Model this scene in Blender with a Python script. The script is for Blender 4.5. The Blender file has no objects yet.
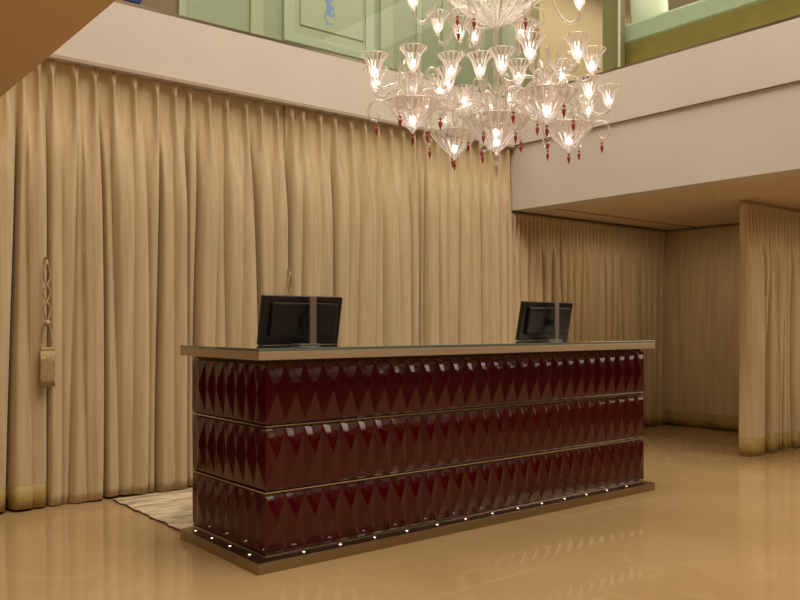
import bpy, bmesh, math, random
from mathutils import Vector, Matrix
random.seed(7)
S = bpy.context.scene
COL = S.collection
PI = math.pi
# ------------------------------------------------------------------ camera
cd = bpy.data.cameras.new('camera'); cam = bpy.data.objects.new('camera', cd); COL.objects.link(cam)
cam.location = (0, 0, 1.222)
cam.rotation_euler = (PI/2, 0, -math.atan2(.63, .777))
cd.sensor_width = 36; cd.lens = 827/800*36; cd.shift_y = 25/800; cd.clip_start = .05; cd.clip_end = 100
S.camera = cam
# ------------------------------------------------------------------ world, lights, exposure
W = bpy.data.worlds.new('world'); S.world = W; W.use_nodes = True
bg = W.node_tree.nodes['Background']; bg.inputs[0].default_value = (1, .8, .6, 1); bg.inputs[1].default_value = .05
S.view_settings.view_transform = 'Standard'; S.view_settings.look = 'None'
S.view_settings.gamma = 1; S.view_settings.use_curve_mapping = False
S.view_settings.exposure = 0.0
WARM = (1, .86, .68)
def area(name, loc, size, power, rot=(0, 0, 0), color=WARM, spread=PI):
    l = bpy.data.lights.new(name, 'AREA'); l.shape = 'RECTANGLE'; l.size, l.size_y = size
    l.energy = power; l.color = color; l.spread = spread
    o = bpy.data.objects.new(name, l); COL.objects.link(o); o.location = loc; o.rotation_euler = rot
    return o
area('atrium_light', (3.6, 1.7, 8.85), (4.4, 6.5), 790, color=(1, .88, .74))
area('soffit_fill', (-.9, .6, 2.36), (1.8, 4.5), 80, color=(1, .8, .58))  # unseen fill lamp, added to brighten the soffit by bounce off the floor
area('alcove_light', (7.9, 1.2, 2.36), (1.8, 3.2), 60, color=(1, .83, .62))
area('alcove_back_light', (7.4, 4.95, 2.36), (1.6, .5), 8, color=(1, .83, .6))
area('upper_light', (6.2, 6.5, 5.8), (9, .6), 75, color=(1, .9, .72))
area('upper_side_light', (7.4, 3.2, 5.5), (1, 4), 60, color=(1, .9, .72))
def spot(name, loc, target, power, angle, blend=.6, color=WARM, r=.05):
    l = bpy.data.lights.new(name, 'SPOT'); l.energy = power; l.spot_size = math.radians(angle); l.spot_blend = blend
    l.color = color; l.shadow_soft_size = r
    o = bpy.data.objects.new(name, l); COL.objects.link(o); o.location = loc
    o.rotation_euler = (Vector(target)-Vector(loc)).to_track_quat('-Z', 'Y').to_euler()

S.cycles.transparent_max_bounces = 24
# ------------------------------------------------------------------ materials
def mat(name, color, rough=.5, metal=0., **kw):
    m = bpy.data.materials.new(name); m.use_nodes = True
    b = m.node_tree.nodes['Principled BSDF']
    b.inputs['Base Color'].default_value = (*color, 1); b.inputs['Roughness'].default_value = rough
    b.inputs['Metallic'].default_value = metal
    for k, v in kw.items():
        k = k.replace('_', ' ')
        b.inputs[k].default_value = v
    return m
def nodes(m): return m.node_tree.nodes, m.node_tree.links, m.node_tree.nodes['Principled BSDF']
def noise_color(m, c1, c2, scale, detail=4, stretch=(1, 1, 1), bump=0., bscale=None, lo=.35, hi=.65, dist=0., coord='Object'):
    N, L, b = nodes(m)
    tc = N.new('ShaderNodeTexCoord'); mp = N.new('ShaderNodeMapping'); mp.inputs['Scale'].default_value = stretch
    L.new(tc.outputs[coord], mp.inputs[0])
    n = N.new('ShaderNodeTexNoise'); n.inputs['Scale'].default_value = scale; n.inputs['Detail'].default_value = detail
    n.inputs['Distortion'].default_value = dist
    L.new(mp.outputs[0], n.inputs['Vector'])
    r = N.new('ShaderNodeValToRGB'); r.color_ramp.elements[0].position = lo; r.color_ramp.elements[1].position = hi
    r.color_ramp.elements[0].color = (*c1, 1); r.color_ramp.elements[1].color = (*c2, 1)
    L.new(n.outputs['Fac'], r.inputs[0]); L.new(r.outputs[0], b.inputs['Base Color'])
    if bump:
        n2 = N.new('ShaderNodeTexNoise'); n2.inputs['Scale'].default_value = bscale or scale; n2.inputs['Detail'].default_value = 6
        L.new(mp.outputs[0], n2.inputs['Vector'])
        bp = N.new('ShaderNodeBump'); bp.inputs['Strength'].default_value = bump; bp.inputs['Distance'].default_value = .01
        L.new(n2.outputs['Fac'], bp.inputs['Height']); L.new(bp.outputs[0], b.inputs['Normal'])
    return m
M = {}
M['plaster'] = noise_color(mat('cream_plaster', (.61, .56, .50), .75), (.595, .545, .49), (.63, .575, .51), 1.4)
M['soffit'] = mat('brown_soffit_paint', (.74, .53, .33), .7)
M['alcove_ceiling'] = mat('tan_ceiling_paint', (.66, .52, .37), .7)
M['dark'] = mat('dark_gap', (.02, .014, .01), .8)
M['wall'] = mat('warm_wall_paint', (.11, .075, .045), .7)
M['curtain'] = noise_color(mat('sand_velvet', (.47, .34, .18), .85, Sheen_Weight=.25, Sheen_Roughness=.5),
                           (.485, .37, .21), (.585, .455, .265), 7, 8, (4, 4, .22), bump=.12, bscale=60)
M['hem'] = noise_color(mat('olive_hem_satin', (.27, .185, .06), .6), (.33, .225, .065), (.38, .265, .085), 9)
M['lace'] = mat('hem_stitch', (.2, .13, .05), .8)
M['red'] = mat('oxblood_glass', (.055, .0012, .0036), .10, 0, IOR=1.55)
M['bronze'] = noise_color(mat('brushed_bronze', (.40, .32, .23), .28, 1.), (.37, .30, .215), (.43, .35, .25), 90, 2, (1, 1, 14))
M['bronze_light'] = noise_color(mat('brushed_champagne_metal', (.6, .48, .34), .36, .55), (.60, .48, .34), (.66, .53, .38), 90, 2, (1, 1, 14))
M['chrome'] = mat('satin_chrome', (.75, .68, .6), .18, 1.)
M['desk_core'] = mat('desk_core', (.03, .012, .01), .4)
M['glass_top'] = mat('smoked_mirror_glass', (.15, .19, .16), .05, 0., Coat_Weight=1.)
M['glass_edge'] = mat('green_glass_edge', (.18, .24, .19), .12, 0.)
M['plastic'] = mat('dark_brown_plastic', (.011, .0055, .0045), .35)
M['plastic2'] = mat('brown_black_recess', (.012, .006, .005), .4)
M['plastic3'] = mat('black_socket', (.004, .003, .003), .5)
M['steel'] = mat('brushed_steel_post', (.34, .28, .27), .35, .7)
M['screen'] = mat('dark_screen', (.01, .01, .012), .08)
M['rope'] = noise_color(mat('gold_rope', (.45, .33, .17), .7), (.36, .25, .12), (.52, .39, .21), 70, 2)
M['rug'] = noise_color(mat('cowhide_rug', (.5, .4, .25), .9, Sheen_Weight=.3), (.26, .19, .10), (.66, .55, .37), 4, 8, (1, 3.2, 1), bump=1., bscale=9, lo=.34, hi=.6, dist=.8)
M['rug_edge'] = mat('rug_edge', (.16, .1, .05), .9)
def emit(name, color, s):
    m = bpy.data.materials.new(name); m.use_nodes = True; N = m.node_tree.nodes; N.clear()
    e = N.new('ShaderNodeEmission'); e.inputs[0].default_value = (*color, 1); e.inputs[1].default_value = s
    o = N.new('ShaderNodeOutputMaterial'); m.node_tree.links.new(e.outputs[0], o.inputs[0]); return m
M['bulb'] = emit('bulb_glow', (1, .92, .86), 6.5)
M['bowl_lamp'] = emit('bowl_lamp_glow', (1, .95, .94), 8)
M['led'] = emit('led_glow', (1, .86, .72), 4)
# floor : polished limestone
fl = mat('polished_limestone', (.4, .27, .13), .05, IOR=1.5); M['floor'] = fl
N, L, b = nodes(fl)
tc = N.new('ShaderNodeTexCoord')
n1 = N.new('ShaderNodeTexNoise'); n1.inputs['Scale'].default_value = .9; n1.inputs['Detail'].default_value = 6; n1.inputs['Distortion'].default_value = .6
L.new(tc.outputs['Object'], n1.inputs['Vector'])
r1 = N.new('ShaderNodeValToRGB'); r1.color_ramp.elements[0].position = .3; r1.color_ramp.elements[1].position = .7
r1.color_ramp.elements[0].color = (.36, .245, .115, 1); r1.color_ramp.elements[1].color = (.415, .29, .145, 1)
L.new(n1.outputs['Fac'], r1.inputs[0])
mp = N.new('ShaderNodeMapping'); mp.inputs['Rotation'].default_value = (0, 0, .5); mp.inputs['Scale'].default_value = (1, .45, 1); L.new(tc.outputs['Object'], mp.inputs[0])
n2 = N.new('ShaderNodeTexNoise'); n2.inputs['Scale'].default_value = .8; n2.inputs['Detail'].default_value = 3; n2.inputs['Distortion'].default_value = 1.3
L.new(mp.outputs[0], n2.inputs['Vector'])
r2 = N.new('ShaderNodeValToRGB'); cr = r2.color_ramp
cr.elements[0].position = .489; cr.elements[0].color = (0, 0, 0, 1); cr.elements[1].position = .511; cr.elements[1].color = (0, 0, 0, 1)
e = cr.elements.new(.5); e.color = (.24, .24, .24, 1)
L.new(n2.outputs['Fac'], r2.inputs[0])
mx = N.new('ShaderNodeMix'); mx.data_type = 'RGBA'; L.new(r2.outputs[0], mx.inputs[0]); L.new(r1.outputs[0], mx.inputs[6]); mx.inputs[7].default_value = (.52, .38, .2, 1)
L.new(mx.outputs[2], b.inputs['Base Color'])
# chandelier glass : clear glass whose thick ribs read white
def crystal(name, clear, tint=(1, .96, .93), ribs=0, rough=.06, pass_=(.96, .95, .93)):
    m = bpy.data.materials.new(name); m.use_nodes = True; N = m.node_tree.nodes; L = m.node_tree.links; N.clear()
    out = N.new('ShaderNodeOutputMaterial')
    tr = N.new('ShaderNodeBsdfTransparent'); tr.inputs[0].default_value = (*pass_, 1)
    gl = N.new('ShaderNodeBsdfGlossy'); gl.inputs[0].default_value = (*tint, 1); gl.inputs[1].default_value = rough
    tl = N.new('ShaderNodeBsdfTranslucent'); tl.inputs[0].default_value = (*tint, 1)
    df = N.new('ShaderNodeBsdfDiffuse'); df.inputs[0].default_value = (*tint, 1)
    a = N.new('ShaderNodeMixShader'); a.inputs[0].default_value = .5; L.new(tl.outputs[0], a.inputs[1]); L.new(df.outputs[0], a.inputs[2])
    g = N.new('ShaderNodeMixShader'); g.inputs[0].default_value = .45; L.new(a.outputs[0], g.inputs[1]); L.new(gl.outputs[0], g.inputs[2])
    mxs = N.new('ShaderNodeMixShader'); L.new(tr.outputs[0], mxs.inputs[1]); L.new(g.outputs[0], mxs.inputs[2])
    lw = N.new('ShaderNodeLayerWeight'); lw.inputs[0].default_value = .35
    ad = N.new('ShaderNodeMath'); ad.operation = 'MULTIPLY_ADD'; L.new(lw.outputs['Facing'], ad.inputs[0]); ad.inputs[1].default_value = .6; ad.inputs[2].default_value = 1-clear
    ad.use_clamp = True
    src = ad.outputs[0]
    if ribs:
        tc = N.new('ShaderNodeTexCoord'); sp = N.new('ShaderNodeSeparateXYZ'); L.new(tc.outputs['Object'], sp.inputs[0])
        at = N.new('ShaderNodeMath'); at.operation = 'ARCTAN2'; L.new(sp.outputs[1], at.inputs[0]); L.new(sp.outputs[0], at.inputs[1])
        mu = N.new('ShaderNodeMath'); mu.operation = 'MULTIPLY'; L.new(at.outputs[0], mu.inputs[0]); mu.inputs[1].default_value = ribs
        si = N.new('ShaderNodeMath'); si.operation = 'COSINE'; L.new(mu.outputs[0], si.inputs[0])
        m2 = N.new('ShaderNodeMath'); m2.operation = 'MULTIPLY_ADD'; m2.use_clamp = True; L.new(si.outputs[0], m2.inputs[0]); m2.inputs[1].default_value = .55; L.new(src, m2.inputs[2])
        src = m2.outputs[0]
    L.new(src, mxs.inputs[0]); L.new(mxs.outputs[0], out.inputs[0])
    return m
M['crystal'] = crystal('clear_crystal', .70)
M['bowl_glass'] = crystal('fluted_bowl_crystal', .72, (1, .95, .95), 22, pass_=(.80, .76, .74))
M['cup_glass'] = crystal('fluted_cup_crystal', .74, (1, .96, .94), 14)
M['rim'] = crystal('crystal_rim', .35)
M['inner'] = crystal('thin_crystal', .96, (1, .97, .95))
M['upper_glass'] = crystal('upper_bowl_crystal', .85, (1, .97, .93), 22)
M['red_drop'] = mat('ruby_crystal', (.42, .03, .025), .1, 0, IOR=1.6, Coat_Weight=1.)
def clear_glass(name, tint, refl=.06):
    m = bpy.data.materials.new(name); m.use_nodes = True; N = m.node_tree.nodes; L = m.node_tree.links; N.clear()
    out = N.new('ShaderNodeOutputMaterial')
    tr = N.new('ShaderNodeBsdfTransparent'); tr.inputs[0].default_value = (*tint, 1)
    gl = N.new('ShaderNodeBsdfGlossy'); gl.inputs[1].default_value = .02
    fr = N.new('ShaderNodeFresnel'); fr.inputs[0].default_value = 1.25
    s = N.new('ShaderNodeMixShader'); ge = N.new('ShaderNodeNewGeometry'); iv = N.new('ShaderNodeMath'); iv.operation = 'SUBTRACT'; iv.inputs[0].default_value = 1; L.new(ge.outputs['Backfacing'], iv.inputs[1]); mm = N.new('ShaderNodeMath'); mm.operation = 'MULTIPLY'; L.new(fr.outputs[0], mm.inputs[0]); L.new(iv.outputs[0], mm.inputs[1]); L.new(mm.outputs[0], s.inputs[0]); L.new(tr.outputs[0], s.inputs[1]); L.new(gl.outputs[0], s.inputs[2]); L.new(s.outputs[0], out.inputs[0])
    return m
M['balustrade'] = clear_glass('balustrade_glass', (.93, .965, .92))
M['green_wall'] = mat('sage_wall_panel', (.24, .265, .18), .5)
M['green_frame'] = mat('pale_sage_frame', (.32, .36, .265), .45)
M['green_light'] = mat('pale_sage_panel', (.30, .32, .22), .5)
M['olive'] = noise_color(mat('olive_timber', (.2, .15, .035), .5), (.23, .175, .04), (.28, .21, .05), 5)
M['olive_column'] = mat('olive_column_paint', (.24, .22, .1), .5)
M['mint'] = mat('mint_upholstery', (.46, .54, .41), .8)
M['white_fabric'] = mat('white_linen', (.8, .85, .74), .85)
M['brown_wall'] = mat('brown_wall', (.16, .1, .05), .6)
M['tan_wall'] = mat('tan_wall', (.62, .47, .3), .6)
M['blue'] = mat('cobalt_glaze', (.03, .08, .35), .2)
M['art_line'] = mat('picture_keyline', (.2, .2, .13), .6)
M['white_metal'] = mat('white_metal', (.7, .68, .6), .4)
# picture: pale ground with a loose blue brush figure
pic = mat('blue_brush_picture', (.5, .55, .45), .5); M['picture'] = pic
N, L, b = nodes(pic)
tc = N.new('ShaderNodeTexCoord'); sp = N.new('ShaderNodeSeparateXYZ'); L.new(tc.outputs['Object'], sp.inputs[0])
nn = N.new('ShaderNodeTexNoise'); nn.inputs['Scale'].default_value = 7; nn.inputs['Detail'].default_value = 5; L.new(tc.outputs['Object'], nn.inputs['Vector'])
def MN(op, a, b_=None, c=None):
    n = N.new('ShaderNodeMath'); n.operation = op
    for i, v in enumerate((a, b_, c)):
        if v is None: continue
        if isinstance(v, (int, float)): n.inputs[i].default_value = v
        else: L.new(v, n.inputs[i])
    return n.outputs[0]
dx = MN('ADD', MN('ABSOLUTE', MN('SUBTRACT', sp.outputs[0], -.02)), MN('MULTIPLY_ADD', nn.outputs['Fac'], .22, -.11))
mask = MN('MULTIPLY', MN('MULTIPLY', MN('GREATER_THAN', nn.outputs['Fac'], .42), .9), MN('MULTIPLY', MN('LESS_THAN', dx, .055), MN('GREATER_THAN', MN('ADD', sp.outputs[2], MN('MULTIPLY', nn.outputs['Fac'], .08)), -.37)))
mx = N.new('ShaderNodeMix'); mx.data_type = 'RGBA'; L.new(mask, mx.inputs[0]); mx.inputs[6].default_value = (.31, .335, .235, 1); mx.inputs[7].default_value = (.12, .22, .42, 1)
L.new(mx.outputs[2], b.inputs['Base Color'])

# ------------------------------------------------------------------ helpers
def obj(name, bm, m, parent=None, loc=(0, 0, 0), smooth=False, rot=None):
    me = bpy.data.meshes.new(name)
    bmesh.ops.recalc_face_normals(bm, faces=bm.faces)
    bm.to_mesh(me); bm.free()
    for x in (m if isinstance(m, (list, tuple)) else [m]): me.materials.append(x)
    if smooth:
        for p in me.polygons: p.use_smooth = True
    o = bpy.data.objects.new(name, me); COL.objects.link(o)
    if parent: o.parent = parent
    o.location = loc
    if rot: o.rotation_euler = rot
    return o
def box(bm, x0, y0, z0, x1, y1, z1, mi=0, mx=None):
    v = [bm.verts.new(p) for p in ((x0,y0,z0),(x1,y0,z0),(x1,y1,z0),(x0,y1,z0),(x0,y0,z1),(x1,y0,z1),(x1,y1,z1),(x0,y1,z1))]
    if mx:
        for q in v: q.co = mx @ q.co
    for f in ((0,3,2,1),(4,5,6,7),(0,1,5,4),(1,2,6,5),(2,3,7,6),(3,0,4,7)):
        bm.faces.new([v[i] for i in f]).material_index = mi
    return v
def boxo(name, a, b_, m, parent=None, bevel=0, loc=(0, 0, 0), rot=None):
    bm = bmesh.new(); box(bm, *a, *b_)
    if bevel: bmesh.ops.bevel(bm, geom=bm.edges[:], offset=bevel, segments=2, profile=.5, affect='EDGES')
    return obj(name, bm, m, parent, loc, rot=rot)
def lathe(bm, prof, n=24, flutes=0, amp=0., base=(0, 0, 0), mi=0, closed=False):
    rings = []
    for r, z in prof:
        ring = []
        for i in range(n):
            a = 2*PI*i/n
            rr = r*(1+amp*math.cos(flutes*a)) if flutes else r
            ring.append(bm.verts.new((base[0]+rr*math.cos(a), base[1]+rr*math.sin(a), base[2]+z)))
        rings.append(ring)
    for k in range(len(rings)-1):
        for i in range(n):
            f = bm.faces.new((rings[k][i], rings[k][(i+1) % n], rings[k+1][(i+1) % n], rings[k+1][i])); f.material_index = mi; f.smooth = True
    for ring in ((rings[0], rings[-1]) if closed else ()):
        try: bm.faces.new(ring)
        except ValueError: pass
def spline(pts, n=6):
    P = [Vector(p) for p in pts]; P = [P[0]*2-P[1]]+P+[P[-1]*2-P[-2]]; out = []
    for i in range(1, len(P)-2):
        for k in range(n):
            t = k/n; a, b_, c, d = P[i-1:i+3]
            out.append(.5*((2*b_)+(c-a)*t+(2*a-5*b_+4*c-d)*t*t+(3*b_-a-3*c+d)*t**3))
    out.append(P[-2]); return out
def tube(bm, pts, r, seg=8, n=6, r2=None):
    pts = spline(pts, n); rings = []; up = None
    for i, p in enumerate(pts):
        t = (pts[min(i+1, len(pts)-1)]-pts[max(i-1, 0)]).normalized()
        if up is None: up = Vector((0, 0, 1)) if abs(t.z) < .9 else Vector((1, 0, 0))
        s = t.cross(up).normalized(); up = s.cross(t).normalized()
        rr = r+(r2-r)*i/(len(pts)-1) if r2 is not None else r
        rings.append([bm.verts.new(p+rr*(math.cos(2*PI*k/seg)*s+math.sin(2*PI*k/seg)*up)) for k in range(seg)])
    for a, b_ in zip(rings, rings[1:]):
        for k in range(seg): bm.faces.new((a[k], a[(k+1) % seg], b_[(k+1) % seg], b_[k])).smooth = True
    bm.faces.new(rings[0]); bm.faces.new(rings[-1])
def thing(name, label, cat, loc=(0, 0, 0), rz=0, group=None):
    o = bpy.data.objects.new(name, None); COL.objects.link(o); o.location = loc; o.rotation_euler = (0, 0, rz); o.empty_display_size = .1
    return tag(o, label, cat, group)
def tag(o, label, cat, group=None):
    o['label'] = label; o['category'] = cat
    if group: o['group'] = group
    return o
def struct(name, a, b_, m):
    o = boxo(name, a, b_, m); o['kind'] = 'structure'; return o

# ------------------------------------------------------------------ room shell
ZC, ZF, XR, YB, XL = 2.39, 3.51, 6.205, 5.85, 1.08
struct('floor', (-3.2, -4.2, -.1), (9.3, 6.3, 0), M['floor'])
struct('wall_back', (-3.2, 6.1, 0), (9.3, 6.3, 3.3), M['wall'])
struct('wall_right', (9.12, -4.2, 0), (9.3, 6.1, 2.39), M['wall'])
struct('wall_left', (-3.2, -4.0, 0), (-3, 6.1, 2.39), M['wall'])
struct('wall_front', (-3.2, -4.2, 0), (9.12, -4.0, 9.0), M['wall'])
struct('wall_front_upper', (XL, -4.0, 3.6), (XR+.2, -3.97, 9.0), M['plaster'])
struct('ceiling', (-3.2, -4.2, 9.0), (12.5, 7.4, 9.2), M['plaster'])
# balcony slabs round the atrium
bm = bmesh.new(); box(bm, -3.2, -4.0, ZC, XL, 6.1, ZF); o = obj('ceiling_soffit', bm, M['soffit']); o['kind'] = 'structure'
struct('trim_fascia_back', (XL, 5.80, 3.02), (XR, 7.4, ZF-.01), M['plaster'])
struct('trim_fascia_back_edge', (XL, 5.785, 3.02), (XR, 5.80, 3.045), mat('fascia_edge', (.42, .33, .24), .6))
struct('wall_atrium_right', (XR, -4.0, ZC), (XR+.25, YB+.1, 3.04), M['plaster'])
struct('trim_fascia_right', (XR-.022, -4.0, 3.045), (XR+.6, YB-.051, ZF), M['plaster'])
# alcove ceiling with a curtain-track slot
bm = bmesh.new()
box(bm, XR+.25, -4.0, ZC, 9.12, 5.44, ZC+.12); box(bm, XR+.25, 5.50, ZC, 9.12, 6.1, ZC+.12); box(bm, XR+.25, 5.44, ZC+.06, 9.12, 5.50, ZC+.12)
o = obj('ceiling_alcove', bm, M['alcove_ceiling']); o['kind'] = 'structure'
struct('trim_track_slot', (XR+.26, 5.442, ZC+.05), (9.1, 5.498, ZC+.06), M['dark'])
# upper floor
struct('floor_upper_back', (-1, 7.4, 3.3), (12.4, 7.5, 3.5), M['wall'])
struct('floor_upper_right', (XR+.6, -4.0, ZC+.5), (12.4, 7.4, ZF-.02), M['wall'])
Y2 = 7.3
def upper_wall(n, x0, x1, m, y=Y2, z0=3.48): struct('wall_upper_back_%d' % n, (x0, y, z0), (x1, y+.1, 9.0), m)
upper_wall(1, -1, 3.25, M['brown_wall']); upper_wall(2, 3.25, 8.0, M['green_wall']); upper_wall(3, 8.0, 8.28, M['olive_column'])
upper_wall(4, 8.28, 12.4, M['tan_wall'])
struct('wall_upper_right', (12.3, -4.0, 3.48), (12.4, 7.3, 9.0), M['tan_wall'])
struct('wall_upper_left', (-1.1, -4.0, ZF), (-1, 7.3, 9.0), M['wall'])
for k, (x0, x1) in enumerate(((3.25, 3.32), (4.0, 4.14), (5.62, 5.80), (6.15, 6.22), (6.55, 6.75), (7.15, 7.25), (7.55, 7.8))):
    struct('trim_%d' % (k+1), (x0, Y2-.03, 3.49), (x1, Y2, 9.0), M['green_light'])
# ------------------------------------------------------------------ balustrades
def balustrade(name, label, segs, axis, base, z0=ZF):
    t = thing(name, label, 'balustrade', (0, 0, 0))
    for a, b_ in segs:
        if axis == 'x': boxo('glass_pane', (a, base, z0+.02), (b_, base+.015, z0+1.05), M['balustrade'], t)
        else: boxo('glass_pane', (base, a, z0+.02), (base+.015, b_, z0+1.05), M['balustrade'], t)
    A, B = segs[0][0], segs[-1][1]
    if axis == 'x':
        boxo('base_channel', (A, base-.02, z0-.012), (B, base+.035, z0+.022), M['bronze'], t); boxo('handrail', (A, base-.02, z0+1.05), (B, base+.035, z0+1.09), M['bronze'], t)
    else:
        boxo('base_channel', (base-.02, A, z0-.012), (base+.035, B, z0+.022), M['bronze'], t); boxo('handrail', (base-.02, A, z0+1.05), (base+.035, B, z0+1.09), M['bronze'], t)
    return t
balustrade('glass_balustrade', 'clear glass balustrade on the fascia above the long curtain wall', [(XL+.05, 3.1), (3.11, 5.0), (5.01, XR-.05)], 'x', 5.84)
balustrade('glass_balustrade', 'clear glass balustrade on the right-hand wall in front of the mint sofa', [(-3.9, 1.2), (1.21, 4.42), (4.43, 5.70)], 'y', XR-.001)
# column and post at the right balcony
c = boxo('column', (6.32, 4.62, ZF), (6.42, 4.80, 8.99), M['olive_column'], bevel=.004); tag(c, 'square olive column behind the glass at the balcony corner', 'column')
c = boxo('slim_post', (XR+.075, 4.585, ZF), (XR+.10, 4.60, 8.99), M['white_metal'], bevel=.003); tag(c, 'slim pale metal post standing beside the olive column', 'post')
# sofa upstairs
t = thing('sofa', 'long sofa with olive timber base and mint cushions behind the right balustrade', 'sofa', (6.46, 1.1, ZF))
boxo('timber_base', (0, 0, 0.03), (.75, 3.74, .317), M['olive'], t, .006)
boxo('seat_cushion', (.01, .01, .317), (.74, 3.73, .51), M['mint'], t, .025)
bm = bmesh.new(); box(bm, .60, .05, .51, .76, 3.2, .70); obj('backrest', bm, mat('brown_leather', (.3, .2, .12), .5), t)
for k in range(4): boxo('leg', (.1+.5*(k % 2), .2+3.2*(k//2), 0), (.16+.5*(k % 2), .26+3.2*(k//2), .03), M['dark'], t)
def cushion(label, loc, sx, sy, sz, m, rx=0):
    bm = bmesh.new(); bmesh.ops.create_grid(bm, x_segments=14, y_segments=14, size=1)
    top = []
    for v in bm.verts:
        x, y = v.co.x, v.co.y
        v.co.z = (max(0, 1-x*x)*max(0, 1-y*y))**.45
    g = bmesh.ops.duplicate(bm, geom=bm.verts[:]+bm.edges[:]+bm.faces[:])
    for v in g['geom']:
        if isinstance(v, bmesh.types.BMVert): v.co.z *= -1
    bmesh.ops.remove_doubles(bm, verts=bm.verts, dist=.0005)
    for v in bm.verts: v.co.x, v.co.y, v.co.z = v.co.z*sx, v.co.y*sy, v.co.x*sz
    return tag(obj('cushion', bm, m, None, loc, True, (0, rx, 0)), label, 'cushion')
cushion('white cushion leaning on the upstairs mint sofa', (6.80, 4.62, ZF+.51+.21), .09, .2, .21, M['white_fabric'], -.15)
# framed picture upstairs
t = thing('framed_picture', 'large sage framed picture with a blue brush figure on upstairs wall', 'picture', (4.945, Y2, 4.80))
fw, fh = .575, .68
bm = bmesh.new()
for a in ((-fw, -.05, -fh, fw, -.001, -fh+.10), (-fw, -.05, fh-.1, fw, -.001, fh), (-fw, -.05, -fh+.1, -fw+.12, -.001, fh-.1), (fw-.12, -.05, -fh+.1, fw, -.001, fh-.1)): box(bm, *a)
obj('frame', bm, M['green_frame'], t)
boxo('mount', (-fw+.12, -.03, -fh+.1), (fw-.12, -.002, fh-.1), M['green_light'], t)
boxo('keyline', (-.385, -.034, -.49), (.435, -.030, .5), M['art_line'], t)
bm = bmesh.new(); box(bm, -.375, -.04, -.48, .425, -.034, .5); obj('picture', bm, M['picture'], t)
bm = bmesh.new(); lathe(bm, [(.0, 0), (.05, 0), (.09, .06), (.1, .14), (.05, .24), (.035, .3), (.05, .33)], 20)
sh = tag(boxo('wall_shelf', (2.55, Y2-.16, 4.045), (3.0, Y2, 4.06), M['brown_wall'], None, .004), 'brown shelf on the dark upstairs wall, upper left', 'shelf')
tag(obj('vase', bm, M['blue'], None, (2.78, Y2-.09, 4.06), True), 'cobalt blue vase on the shelf at the upper left', 'vase')
c = boxo('switch_plate', (9.42, Y2-.012, 4.84), (9.56, Y2, 4.98), M['white_metal'], None, .003); tag(c, 'small pale plate on the tan upstairs wall', 'plate')

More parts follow.
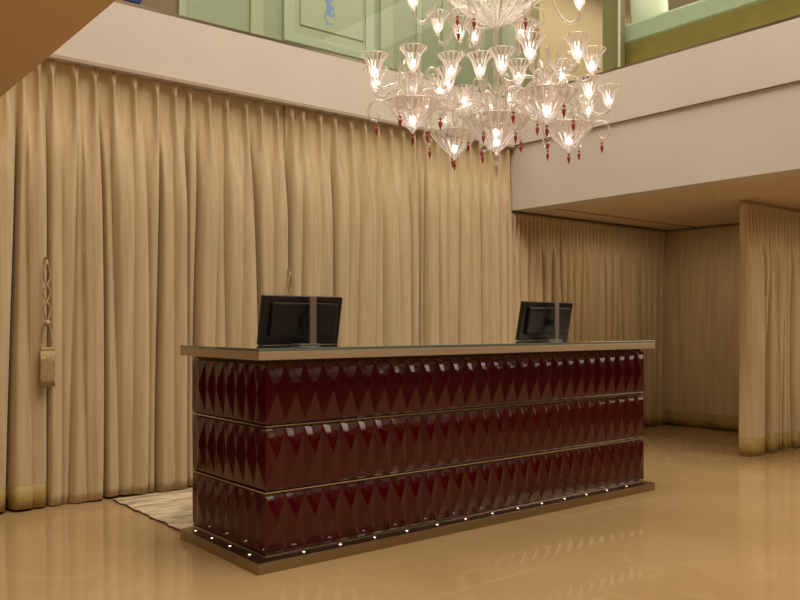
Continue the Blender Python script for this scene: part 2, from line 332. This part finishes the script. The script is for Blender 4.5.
# ------------------------------------------------------------------ curtains
def lerp(a, b_, t): return a+(b_-a)*t
def sm(t): t = max(0., min(1., t)); return t*t*(3-2*t)
def xs2u(x, Y=YB):                                     # where a plumb line seen at this column stands on the curtain line
    r = (x-400)/827; s = Y/(.777-.63*r); return s*(.777*r+.63)
def curtain(name, label, u0, u1, ztop, pleats, valleys, org, ax, out, hem=0, A=.075, du=.004, pinch=.14, group=None, blend=.9, zbot=.012, flare=0., header='pinch'):
    """u runs along ax (unit vector) from org; out is the outward unit vector; valleys: (u, how deep 0..1)"""
    t = thing(name, label, 'curtain', org, 0, group)
    ax, out = Vector(ax), Vector(out); rnd = random.Random(int(u0*1000)+int(ztop*77))
    V = sorted(valleys)
    if V[0][0] > u0+.02: V = [(u0, .25)]+V
    if V[-1][0] < u1-.02: V = V+[(u1, .25)]
    drift = [rnd.uniform(-.045, .045) for _ in V]
    ripple = [(rnd.uniform(14, 30), rnd.uniform(0, 6), rnd.uniform(.001, .003)) for _ in range(4)]
    nu = int((u1-u0)/du)
    zs = [ztop, ztop-.03, ztop-.06, ztop-.09, ztop-.115, ztop-.135, ztop-.16, ztop-.20, ztop-.25]
    z = ztop-.32
    hz = .17
    while z > hz+.1: zs.append(z); z -= .09
    if hem: zs += [hz+.003, hz]
    zs += [.08, zbot]
    def d(u, z):
        s = (ztop-z)/(ztop-zbot)
        k = 0
        # valley lines drift sideways down the drop
        VV = [(v[0]+drift[i]*math.sin((1-s)*2.6+i)*(0 < i < len(V)-1), v[1]) for i, v in enumerate(V)]
        while k < len(VV)-2 and u > VV[k+1][0]: k += 1
        a, b_ = VV[k], VV[k+1]; w = max(b_[0]-a[0], 1e-4); q = min(1, max(0, (u-a[0])/w))
        Ak = A*min(1, .35+w/.22)
        va, vb = Ak*(1-a[1]), Ak*(1-b_[1])
        low = lerp(va, vb, sm(q)); bul = (1-abs(2*q-1)**(1.9+2.2*(a[1] if q < .5 else b_[1])))
        db = low+(Ak-low)*bul
        db += sum(m_*math.sin(f*u+p) for f, p, m_ in ripple)*s*1.6
        for v in VV:
            e = abs(u-v[0])
            if e < .05: db -= (.055 if v[1] > .8 else .016)*v[1]*math.exp(-(e/(.011 if v[1] > .8 else .014))**2)
        tt = ztop-z
        dt = .02
        sg = .032 if tt < .02 else lerp(.032, .011, sm((tt-.02)/.11)) if tt < .13 else lerp(.011, .05, sm((tt-.13)/.6))
        for p in pleats:
            e = abs(u-p)
            if e < .2:
                amp = .06*(.6 if tt < .02 else 1)
                g = math.exp(-(e/sg)**2)
                if header == 'pinch' and tt < .12: g -= .6*math.exp(-((e)/(sg*.35))**2)*(1-tt/.12)
                dt += amp*g
        f = sm((tt-pinch)/blend)
        return lerp(dt, db, f)+flare*s
    def sheet(zz, extra=0., nm='drape', m=M['curtain']):
        bm = bmesh.new(); rows = []
        for z in zz:
            row = []
            for i in range(nu+1):
                u = lerp(u0, u1, i/nu)
                wob = .006*math.sin(9*u+1.3) if z == zbot else 0
                p = ax*u+out*(d(u, z)+extra)+Vector((0, 0, z+wob))
                row.append(bm.verts.new(p))
            rows.append(row)
        for r0, r1_ in zip(rows, rows[1:]):
            for i in range(nu): bm.faces.new((r0[i], r0[i+1], r1_[i+1], r1_[i])).smooth = True
        o = obj(nm, bm, m, t, smooth=True)
        md = o.modifiers.new('thickness', 'SOLIDIFY'); md.thickness = .004; md.offset = 0
        return o
    if hem:
        k = zs.index(hz)
        sheet(zs[:k+1]); sheet(zs[k:], .001, 'hem_band', M['hem'])
    else: sheet(zs)
    return t
org = (0, YB+.04, 0)
X1 = lambda xs: [xs2u(x) for x in xs]
V1 = lambda L_: [(xs2u(x), a) for x, a in L_]
OUT = (0, -1, 0)
g = 'long sand curtains along the back wall'
ZT = 3.03
curtain('curtain', 'sand pleated curtain with a dark hem band at the far left', 1.10, xs2u(46.5), ZT, X1([-40, -18, 5, 22, 37.8]),
        V1([(-30, .9), (12, 1), (29, .12), (46.0, .6)]), org, (1, 0, 0), OUT, hem=1, A=.14)
curtain('curtain', 'wide sand curtain between the left tassel and the desk, reaching the floor', xs2u(45), xs2u(187), ZT, X1([51.5, 75, 94, 112.6, 134, 156, 174]),
        V1([(45.5, .9), (60, .2), (72, .35), (84, .12), (100, 1), (113, .3), (130, .16), (143, .35), (157, 1), (171, .28), (186, .9)]), org, (1, 0, 0), OUT, A=.14)
curtain('curtain', 'sand curtain above the left end of the desk, left of the hanging cord', xs2u(184.5), xs2u(288), ZT, X1([190, 209, 227, 246, 261, 277]),
        V1([(186, .9), (198, .9), (214, .3), (228, .42), (243, .25), (256, 1), (270, .3), (287, .9)]), (0, YB+.055, 0), (1, 0, 0), OUT, A=.13)
curtain('curtain', 'sand curtain between the left monitor and the double slit near mid-wall', xs2u(286), xs2u(419), ZT, X1([291, 302, 319.5, 334, 350, 364, 377, 390, 402, 413]),
        V1([(286.5, .9), (302, .5), (316, .2), (332, .95), (347, .25), (356, .4), (370, .2), (382, .45), (396, .25), (410, .7), (415, .9)]), org, (1, 0, 0), OUT, A=.12)
curtain('curtain', 'sand curtain behind the chandelier, ending at the white right wall', xs2u(418), 6.19, ZT, X1([424, 435, 446, 457, 468, 478, 488, 497, 506]),
        V1([(419, .9), (423, .9), (437, .55), (448, .3), (458, .7), (468, .3), (479, .65), (489, .35), (497, .5), (506, .6)]), (0, YB+.03, 0), (1, 0, 0), OUT, A=.11)
rnd = random.Random(3)
us = 6.24; vs = []
while us < 8.95:
    vs.append((us, rnd.choice((.35, .5, .9, 1)))); us += rnd.uniform(.07, .15)
pl = [6.24+.062*k for k in range(44)]
curtain('curtain', 'finely gathered sand curtain on the alcove back wall behind right monitor', 6.17, 9.0, ZC-.012, pl, vs, (0, YB+.05, 0), (1, 0, 0), OUT, hem=1, A=.09, pinch=.07, blend=.55, header='gather')
curtain('curtain', 'smooth shaded curtain across the far end of the alcove', 0, 1.9, ZC-.012, [], [(.15, .25), (.5, .2), (.62, .5), (.9, .3), (1.3, .25), (1.6, .3)], (9.0, 5.87, 0), (0, -1, 0), (-1, 0, 0), hem=1, A=.035, du=.012, blend=.4, header='gather')
rnd = random.Random(8)
curtain('curtain', 'sand curtain with olive hem at the right edge of the photo', 0, 1.62, ZC-.012, [.04+.062*k for k in range(26)],
        [(.0, .8), (.36, 1), (.42, .9), (.53, 1), (.60, .6), (.72, 1), (.80, .5), (.9, 1), (1.05, .5), (1.2, 1), (1.4, .8)], (7.29, 4.0, 0), (1, 0, 0), OUT, hem=1, A=.12, pinch=.07, blend=.8, header='gather')

def tassel(label, u, z0, y):
    t = thing('curtain_tassel', label, 'tassel', (u, y, z0), 0, 'rope tassels hanging between curtains')
    bm = bmesh.new()
    for s in (-1, 1):
        tube(bm, [(s*.002, .03, .86), (s*.004, 0, .82), (s*.022, .004*s, .72), (-s*.022, -.004*s, .62), (s*.02, .004*s, .52), (s*.006, 0, .43)], .006, 6)
        tube(bm, [(s*.006, 0, .43), (s*.028, 0, .34), (s*.034, 0, .25)], .006, 6)
    obj('rope', bm, M['rope'], t)
    bm = bmesh.new(); bmesh.ops.create_uvsphere(bm, u_segments=14, v_segments=10, radius=.022, matrix=Matrix.Translation((0, 0, .42))); obj('knot', bm, M['rope'], t, smooth=True)
    bmh = bmesh.new(); tube(bmh, [(0, 0, .85), (0, .06, .86), (0, .12, .86)], .006, 6); obj('hook', bmh, M['bronze'], t)
    boxo('binding', (-.044, -.016, .235), (.044, .016, .26), M['rope'], t, .005)
    bm = bmesh.new(); box(bm, -.04, -.012, .004, .04, .012, .235)
    for k in range(14):
        x = -.042+.0065*k
        for yy in (-.013, .013): tube(bm, [(x, yy, .235), (x+random.uniform(-.001, .001), yy*1.15, .1), (x, yy*1.1, 0)], .0036, 5, 2)
    obj('fringe', bm, M['rope'], t)
    return t
tassel('gold rope tassel hanging in the gap at the far left', xs2u(47, 5.72), .815, 5.72)
tassel('gold rope tassel mostly hidden behind the left monitor', xs2u(290, 5.74), .815, 5.74)

# ------------------------------------------------------------------ rug
bm = bmesh.new()
box(bm, 2.07, 4.52, .001, 5.0, 5.72, .013)
bmesh.ops.subdivide_edges(bm, edges=bm.edges[:], cuts=24, use_grid_fill=True)
for v in bm.verts:
    if v.co.x < 2.2: v.co.x += .006*math.sin(v.co.y*21)+.004*math.sin(v.co.y*47)
    if v.co.z > .01: v.co.z += .002*math.sin(v.co.x*19+v.co.y*31)
for f in bm.faces:
    f.material_index = 0 if abs(f.normal.z) > .5 else 1
o = obj('rug', bm, [M['rug'], M['rug_edge']]); tag(o, 'mottled cream hide rug on the floor behind the desk', 'rug')

# ------------------------------------------------------------------ reception desk
DX, DY, DL, DD = 2.0036, 3.564, 3.315, .906
BL, BD, HW = 3.215, .843, .1148
t = desk = thing('reception_desk', 'long reception desk clad in oxblood diamond-cut glass under a bronze-edged top', 'desk', (DX, DY, 0))
boxo('plinth', (0, 0, 0), (DL, DD, .0557), M['bronze'], t, .002)
boxo('core', (.0875+.02, .0875+.02, .0557), (.0875+BL-.02, .0875+BD, 1.049), M['desk_core'], t)
def band(z0, z1):
    bm = bmesh.new(); ox, oy = .0875, .0875
    nf, ns = 56, 15
    path = []
    for i in range(ns, 0, -1): path.append((ox, oy+BD*i/ns, -1, 0, i))
    for i in range(nf+1):
        n = (-1, -1) if i == 0 else (1, -1) if i == nf else (0, -1)
        path.append((ox+BL*i/nf, oy, n[0], n[1], i))
    for i in range(1, ns+1): path.append((ox+BL, oy+BD*i/ns, 1, 0, i))
    H, H2 = .018, .003
    zm = (z0+z1)/2
    cols = []
    for x, y, nx, ny, i in path:
        c = i % 2 == 0
        hs = (0, 0, 0) if c or (i == ns and nx and not ny) else (H2, H, H2)
        def P(h, z): return bm.verts.new((x+nx*h, y+ny*h, z))
        cols.append((c, P(-.022, z0), P(-.008, z0), P(hs[0], z0+.012), P(hs[1], zm), P(hs[2], z1-.012), P(-.016, z1), P(-.024, z1)))
    for a, b_ in zip(cols, cols[1:]):
        for k in (1, 2, 5, 6): bm.faces.new((a[k], b_[k], b_[k+1], a[k+1]))
        for k in (3, 4):        # cut each cell along the diamond's edge
            lo_tip = (k == 3)
            if a[0] == lo_tip:  # diagonal a[k]-b[k+1]
                bm.faces.new((a[k], b_[k], b_[k+1])); bm.faces.new((a[k], b_[k+1], a[k+1]))
            else:
                bm.faces.new((a[k], b_[k], a[k+1])); bm.faces.new((b_[k], b_[k+1], a[k+1]))
    i_end = None
    for zz in (z1-.026, z1-.042, z1-.060, z1-.080, z1-.105, z0+.035, z0+.07):
        bmesh.ops.bisect_plane(bm, geom=bm.verts[:]+bm.edges[:]+bm.faces[:], plane_co=(0, 0, zz), plane_no=(0, 0, 1))
    top0, zt, zb = z1-.072, z1-.012, z0+.012
    for v in bm.verts:
        z = v.co.z
        if z > zt+.001 or z < zb-.001: continue
        front = v.co.y < oy+.001 and ox-.0 < v.co.x < ox+BL
        along, pitch = ((v.co.x-ox), BL/nf) if front else ((v.co.y-oy), BD/ns)
        dc = abs((along/(2*pitch)+.5) % 1-.5)*2          # 0 on a diamond's axis, 1 between diamonds
        half = (zt-z)/(zt-zm) if z > zm else (z-zb)/(zm-zb)
        w = max(0, dc-half)
        q = max(0, (z-(zm+.03))/(zt-zm-.03))**1.5 if z > zm else .35*max(0, ((zm-.03)-z)/(zm-.03-zb))
        dd = (.022 if front else .007)*w*q
        if front: v.co.y += dd
        elif v.co.x < ox+BL/2: v.co.x += dd
        else: v.co.x -= dd
    bm.normal_update()
    ed = [e for e in bm.edges if len(e.link_faces) == 2 and e.calc_face_angle(0) > .03]
    bmesh.ops.bevel(bm, geom=ed, offset=.0055, segments=3, profile=.5, affect='EDGES', clamp_overlap=True)
    o = obj('diamond_panel', bm, M['red'], t)
    for p in o.data.polygons: p.use_smooth = True
    o.data.set_sharp_from_angle(angle=.06)
    return o
def strip(z, h=.012, out=.006):
    bm = bmesh.new(); o_ = out
    x0, y0, x1, y1 = .0875-o_, .0875-o_, .0875+BL+o_, .0875+BD
    box(bm, x0, y0, z-h/2, x1, y0+.03, z+h/2); box(bm, x0, y0+.03, z-h/2, x0+.03, y1, z+h/2); box(bm, x1-.03, y0+.03, z-h/2, x1, y1, z+h/2)
    return obj('metal_strip', bm, M['chrome'], t)
band(.062, .371); band(.381, .705); band(.715, 1.032)
strip(.376, .006); strip(.710, .006); strip(.059, .006, .002)
boxo('top_frame', (0, 0, 1.049), (DL, DD, 1.091), M['bronze_light'], t, .0015)
gt = boxo('glass_top', (0.001, 0.001, 1.091), (DL-.001, DD-.001, 1.107), [M['glass_top']], t, .0015)
leds = [(.287+.2285*k, .045) for k in range(13)]+[(.045, v) for v in (.174, .385, .595, .80)]
for x, y in leds:
    bm = bmesh.new(); lathe(bm, [(.0105, 0), (.0105, .002), (.008, .003), (.008, .001)], 14); r_ = obj('floor_spotlight', bm, M['chrome'], t, (x, y, .0558))
    bm = bmesh.new(); bmesh.ops.create_circle(bm, cap_ends=True, segments=14, radius=.0075); obj('lens', bm, M['led'], r_, (0, 0, .0022))

# ------------------------------------------------------------------ monitors
def monitor(label, t0, w, hgt):
    # stands on the desk top, screen towards the staff side (+Y), leaning over the front edge
    t = thing('computer_monitor', label, 'monitor', (DX+t0+w/2, DY+.55, 1.1075), 0, 'monitors on the reception desk')
    tilt = math.radians(11)
    mx = Matrix.Translation((0, 0, .002)) @ Matrix.Rotation(tilt, 4, 'X')
    def tb(bm, a, b_, bev=0):
        box(bm, *a, *b_)
    bm = bmesh.new(); box(bm, -w/2, -.012, 0, w/2, .022, hgt)
    bmesh.ops.bevel(bm, geom=bm.edges[:], offset=.004, segments=2, profile=.5, affect='EDGES'); bm.transform(mx); obj('casing', bm, M['plastic'], t)
    bm = bmesh.new(); box(bm, -w/2+.012, .0215, .014, w/2-.012, .0235, hgt-.012); bm.transform(mx); obj('screen', bm, M['screen'], t)
    bm = bmesh.new(); box(bm, -w/2+.05, -.036, .05, w/2-.04, -.010, hgt-.035)
    bmesh.ops.bevel(bm, geom=bm.edges[:], offset=.01, segments=2, profile=.5, affect='EDGES'); bm.transform(mx); obj('rear_housing', bm, M['plastic2'], t)
    bm = bmesh.new()
    for k in range(9): box(bm, -w/2+.09+.014*k, -.0375, hgt-.07, -w/2+.096+.014*k, -.0355, hgt-.05)
    bm.transform(mx); obj('vents', bm, M['plastic3'], t)
    bm = bmesh.new(); box(bm, -.03, -.06, .12, .03, -.035, .165); bm.transform(mx); obj('mount_bracket', bm, M['plastic3'], t)
    for x in (-.16, -.12, .13):
        bm = bmesh.new(); box(bm, x, -.04, .055, x+.022, -.035, .07); bm.transform(mx); obj('socket', bm, M['plastic3'], t)
    boxo('stand_post', (-.001, -.125, 0), (.042, -.112, hgt*.985), M['steel'], t, .002)
    boxo('stand_base', (-.08, -.14, 0), (.06, -.03, .008), M['steel'], t, .003)
    return t
monitor('dark flat monitor seen from behind at the left of the desk top', .305, .535, .284)
monitor('dark flat monitor seen from behind near the right end of the desk', 2.425, .545, .287)

# ------------------------------------------------------------------ sprinkler
bm = bmesh.new(); lathe(bm, [(.001, 0), (.02, 0), (.022, .004), (.006, .008), (.006, .022), (.035, .026), (.035, .03)], 16)
tag(obj('sprinkler_head', bm, M['white_metal'], None, (6.72, 3.9, ZC-.03)), 'small pale sprinkler head on the alcove ceiling', 'sprinkler')

# ------------------------------------------------------------------ chandelier
FW = Vector((.63, .777, 0)); RT = Vector((.777, -.63, 0))
CC = RT*.59+FW*5.07
CH = thing('chandelier', 'large clear crystal chandelier with fluted bowls, lit cups and ruby drops', 'chandelier', (CC.x, CC.y, 0))
def lf(a, b_): return RT*a+FW*b_        # metres to the right and away, as plain room vectors
def pol(c, ang, r, z): return Vector((c.x+r*math.cos(ang), c.y+r*math.sin(ang), z))
# shared meshes
def mesh_of(build, m, name, smooth=True, m2=None):
    bm = bmesh.new(); build(bm); me = bpy.data.meshes.new(name); bmesh.ops.recalc_face_normals(bm, faces=bm.faces); bm.to_mesh(me); bm.free(); me.materials.append(m)
    for x in (m2 or []): me.materials.append(x)
    if smooth:
        for p in me.polygons: p.use_smooth = True
    return me
def link(name, me, parent, loc, rz=0, sc=1):
    o = bpy.data.objects.new(name, me); COL.objects.link(o); o.parent = parent; o.location = loc; o.rotation_euler = (0, 0, rz); o.scale = (sc,)*3; return o
def rim(bm, R, z, r, mi):
    lathe(bm, [(R+r*math.cos(a), z+r*math.sin(a)) for a in [2*PI*k/6 for k in range(7)]], 44, mi=mi)
def cup_b(bm):
    rim(bm, .0755, .123, .0022, 1)
    lathe(bm, [(.004, -.018), (.016, -.014), (.012, 0), (.022, .008), (.030, .03), (.036, .055), (.046, .085), (.062, .108), (.073, .12), (.076, .124), (.071, .122), (.058, .106), (.042, .084), (.032, .055), (.026, .03), (.014, .012), (.002, .01)], 56, 14, .035)
me_cup = mesh_of(cup_b, M['cup_glass'], 'cup', True, [M['rim']])
def bulb_b(bm): lathe(bm, [(.001, .018), (.010, .022), (.015, .034), (.014, .047), (.008, .06), (.001, .068)], 14)
me_bulb = mesh_of(bulb_b, M['bulb'], 'bulb')
def drop_b(bm):
    lathe(bm, [(.002, .001), (.002, -.008), (.012, -.013), (.014, -.018), (.010, -.022), (.003, -.025), (.003, -.032), (.011, -.036), (.0155, -.043), (.013, -.058), (.006, -.082), (.0008, -.098)], 8)
me_drop = mesh_of(drop_b, M['red_drop'], 'drop', False)
def bowl_b(R, H):
    def f(bm):
        outer = [(.006, -.015), (.014, -.008), (.016, 0), (.03, .012), (R*.35, H*.22), (R*.62, H*.50), (R*.86, H*.80), (R, H), (R*1.02, H+.004)]
        lathe(bm, outer, 88, 22, .03)
        lathe(bm, [(R*1.02, H+.004), (R*.98, H+.003), (R*.84, H*.84), (R*.6, H*.56), (R*.33, H*.29), (.02, .035), (.002, .03)], 44, mi=1)
        rim(bm, R*1.02, H+.003, .0035, 2)
    return f
me_bowl = mesh_of(bowl_b(.158, .155), M['bowl_glass'], 'satellite_bowl', True, [M['inner'], M['rim']])
me_bowl0 = mesh_of(bowl_b(.20, .20), M['bowl_glass'], 'centre_bowl', True, [M['inner'], M['rim']])
me_bowl2 = mesh_of(bowl_b(.33, .24), M['upper_glass'], 'upper_bowl', True, [M['inner'], M['rim']])
def lamp_b(bm): bmesh.ops.create_uvsphere(bm, u_segments=12, v_segments=8, radius=.022)
me_lamp = mesh_of(lamp_b, M['bowl_lamp'], 'lamp')
def spire_b(bm): lathe(bm, [(.001, 0), (.012, .005), (.006, .02), (.006, .10), (.012, .115), (.005, .13), (.006, .2), (.012, .22), (.006, .24), (.001, .262)], 12)
me_spire = mesh_of(spire_b, M['crystal'], 'spire')
def arm_part(c, ang, R, z_cup, dip, z_start, name='light_arm', r0=.03, rad=.009):
    bm = bmesh.new(); up = z_cup-z_start
    tube(bm, [(r0, 0, 0), (r0+.03*R/.25, 0, up*.75), (R*.48, 0, up*.95), (R*.78, 0, up-dip), (R*.97, 0, up-dip*.55), (R, 0, up)], rad, 8, 5)
    lathe(bm, [(.006, -.01), (.014, 0), (.006, .01)], 10, base=(R*.62, 0, up-dip*.5))
    o = obj(name, bm, M['crystal'], CH, pol(c, 0, 0, z_start), True, (0, 0, ang))
    link('cup', me_cup, o, (R, 0, up+.016)); link('bulb', me_bulb, o, (R, 0, up+.016))
    return o
def scroll_part(c, ang, z, R=.22, name='scroll', sc=1.):
    bm = bmesh.new()
    P = [(.05, 0, .0), (R*.55, 0, .02), (R*.85, 0, .05), (R*1.08, 0, .035), (R*1.16, 0, -.02), (R*1.06, 0, -.062), (R*.90, 0, -.055), (R*.88, 0, -.03), (R*.95, 0, -.025)]
    tube(bm, P, .0085, 8, 4, .006)
    lathe(bm, [(.001, -.012), (.009, -.006), (.009, .004), (.001, .01)], 10, base=(R*.95, 0, -.068))
    o = obj(name, bm, M['crystal'], CH, pol(c, 0, 0, z), True, (0, 0, ang))
    link('ruby_drop', me_drop, o, (R*.95, 0, -.076), 0, .8); return o
def crook_part(c, ang, z):
    bm = bmesh.new()
    tube(bm, [(.04, 0, 0), (.06, 0, .09), (.08, 0, .17), (.115, 0, .21), (.15, 0, .185), (.150, 0, .15), (.125, 0, .145), (.122, 0, .165)], .0085, 8, 4, .005)
    lathe(bm, [(.001, -.014), (.010, -.006), (.010, .004), (.001, .012)], 10, base=(.138, 0, .125))
    lathe(bm, [(.001, -.010), (.007, -.004), (.007, .003), (.001, .009)], 10, base=(.138, 0, .100))
    return obj('crook', bm, M['crystal'], CH, pol(c, 0, 0, z), True, (0, 0, ang))
aR = math.atan2(RT.y, RT.x)     # direction of the picture's right, on plan
sats = [(lf(.2235, -.49), -30, [35, -75, 95, 200]), (lf(-.5177, -.275), 0, [180, -42, 64, -110]),
        (lf(.50, .27), 18, [-20, 60, 120, -140]), (lf(-.2235, .49), 10, [-35, 215, 90, 20])]
Z0 = 2.351
for c, a0, scr in sats:
    b_ = link('satellite_bowl', me_bowl, CH, (c.x, c.y, Z0)); link('ruby_drop', me_drop, b_, (0, 0, -.014), 0, .8); link('lamp', me_lamp, b_, (0, 0, .06))
    bm = bmesh.new(); lathe(bm, [(.004, 0), (.014, .01), (.009, .03), (.011, .12), (.022, .14), (.026, .16), (.012, .18), (.010, .26), (.02, .28), (.008, .30), (.007, .36), (.014, .375), (.001, .40)], 14)
    obj('satellite_stem', bm, M['crystal'], CH, (c.x, c.y, Z0+.02), True)
    for k in range(6):
        arm_part(c, aR+math.radians(30+a0+60*k), .25, 2.605, .035, Z0+.15)
    for a in scr: scroll_part(c, aR+math.radians(a), Z0+.12)
    for k in range(3): crook_part(c, aR+math.radians(a0+10+120*k), Z0+.16)
    for k in range(3): link('spire', me_spire, CH, pol(c, aR+math.radians(a0+60+120*k), .075, Z0+.15))
    d_ = c.normalized()
    bm = bmesh.new()
    tube(bm, [d_*.05+Vector((0, 0, .17)), d_*.16+Vector((0, 0, .20)), d_*.30+Vector((0, 0, .15)), d_*.45+Vector((0, 0, .16)), d_*.55+Vector((0, 0, .19))], .010, 8, 5)
    obj('support_arm', bm, M['crystal'], CH, (0, 0, Z0), True)
O = Vector((0, 0, 0))
b_ = link('centre_bowl', me_bowl0, CH, (0, 0, 2.282)); link('lamp', me_lamp, b_, (0, 0, .06)); link('lamp', me_lamp, b_, (0, 0, .12))
bm = bmesh.new(); lathe(bm, [(.002, .0), (.008, -.005), (.02, -.02), (.02, -.03), (.006, -.045), (.008, -.05), (.017, -.065), (.016, -.085), (.008, -.12), (.001, -.158)], 12)
obj('finial', bm, M['rim'], CH, (0, 0, 2.278), True)
bm = bmesh.new()
pr = [(.012, 2.32), (.014, 2.45), (.035, 2.47), (.04, 2.50), (.018, 2.53), (.018, 2.62), (.034, 2.65), (.018, 2.69), (.016, 2.80), (.03, 2.82), (.016, 2.85), (.015, 3.00), (.018, 3.2), (.045, 3.26), (.018, 3.32), (.016, 8.9)]
lathe(bm, pr, 16); obj('central_stem', bm, M['crystal'], CH, (0, 0, 0), True)
bm = bmesh.new(); lathe(bm, [(.01, 8.86), (.09, 8.88), (.11, 8.96), (.11, 8.999)], 24); obj('ceiling_canopy', bm, M['chrome'], CH, (0, 0, 0), True)
for off in (lf(-.14, -.41), lf(-.345, 0), lf(.30, -.12), lf(.12, .25), lf(-.16, .30), lf(.36, .02)):
    arm_part(O, math.atan2(off.y, off.x), off.length, 2.605, .05, 2.46, r0=.03)
for a in (-60, -120, 30, 150): scroll_part(O, aR+math.radians(a), 2.45, .2)
for k in range(4): crook_part(O, aR+math.radians(20+90*k), 2.52)
for k in range(5): link('spire', me_spire, CH, pol(O, aR+math.radians(10+72*k), .10, 2.49))
# upper tier
b_ = link('upper_bowl', me_bowl2, CH, (0, 0, 3.045))
for a, R in ((-165, .53), (-15, .50), (100, .5), (60, .52), (140, .45), (-90, .5)):
    bm = bmesh.new(); th = aR+math.radians(a)
    tube(bm, [(.05, 0, .16), (.18, 0, .20), (.30, 0, .17), (R-.14, 0, .02), (R-.07, 0, -.065), (R-.01, 0, -.05), (R, 0, 0)], .011, 8, 5)
    o = obj('light_arm', bm, M['crystal'], CH, (0, 0, 3.10), True, (0, 0, th)); link('cup', me_cup, o, (R, 0, .016)); link('bulb', me_bulb, o, (R, 0, .016))
for a, R in ((155, .24), (32, .2), ):
    bm = bmesh.new(); th = aR+math.radians(a)
    tube(bm, [(.05, 0, .20), (.14, 0, .16), (.17, 0, .02), (R-.03, 0, -.075), (R-.005, 0, -.05), (R, 0, 0)], .010, 8, 5)
    o = obj('light_arm', bm, M['crystal'], CH, (0, 0, 2.99), True, (0, 0, th)); link('cup', me_cup, o, (R, 0, .016)); link('bulb', me_bulb, o, (R, 0, .016))
for a, z in ((-130, 3.12), (-50, 3.12), (-10, 3.10), (40, 3.10), (-170, 3.10), (120, 3.06), (180, 3.2)): scroll_part(O, aR+math.radians(a), z, .25)
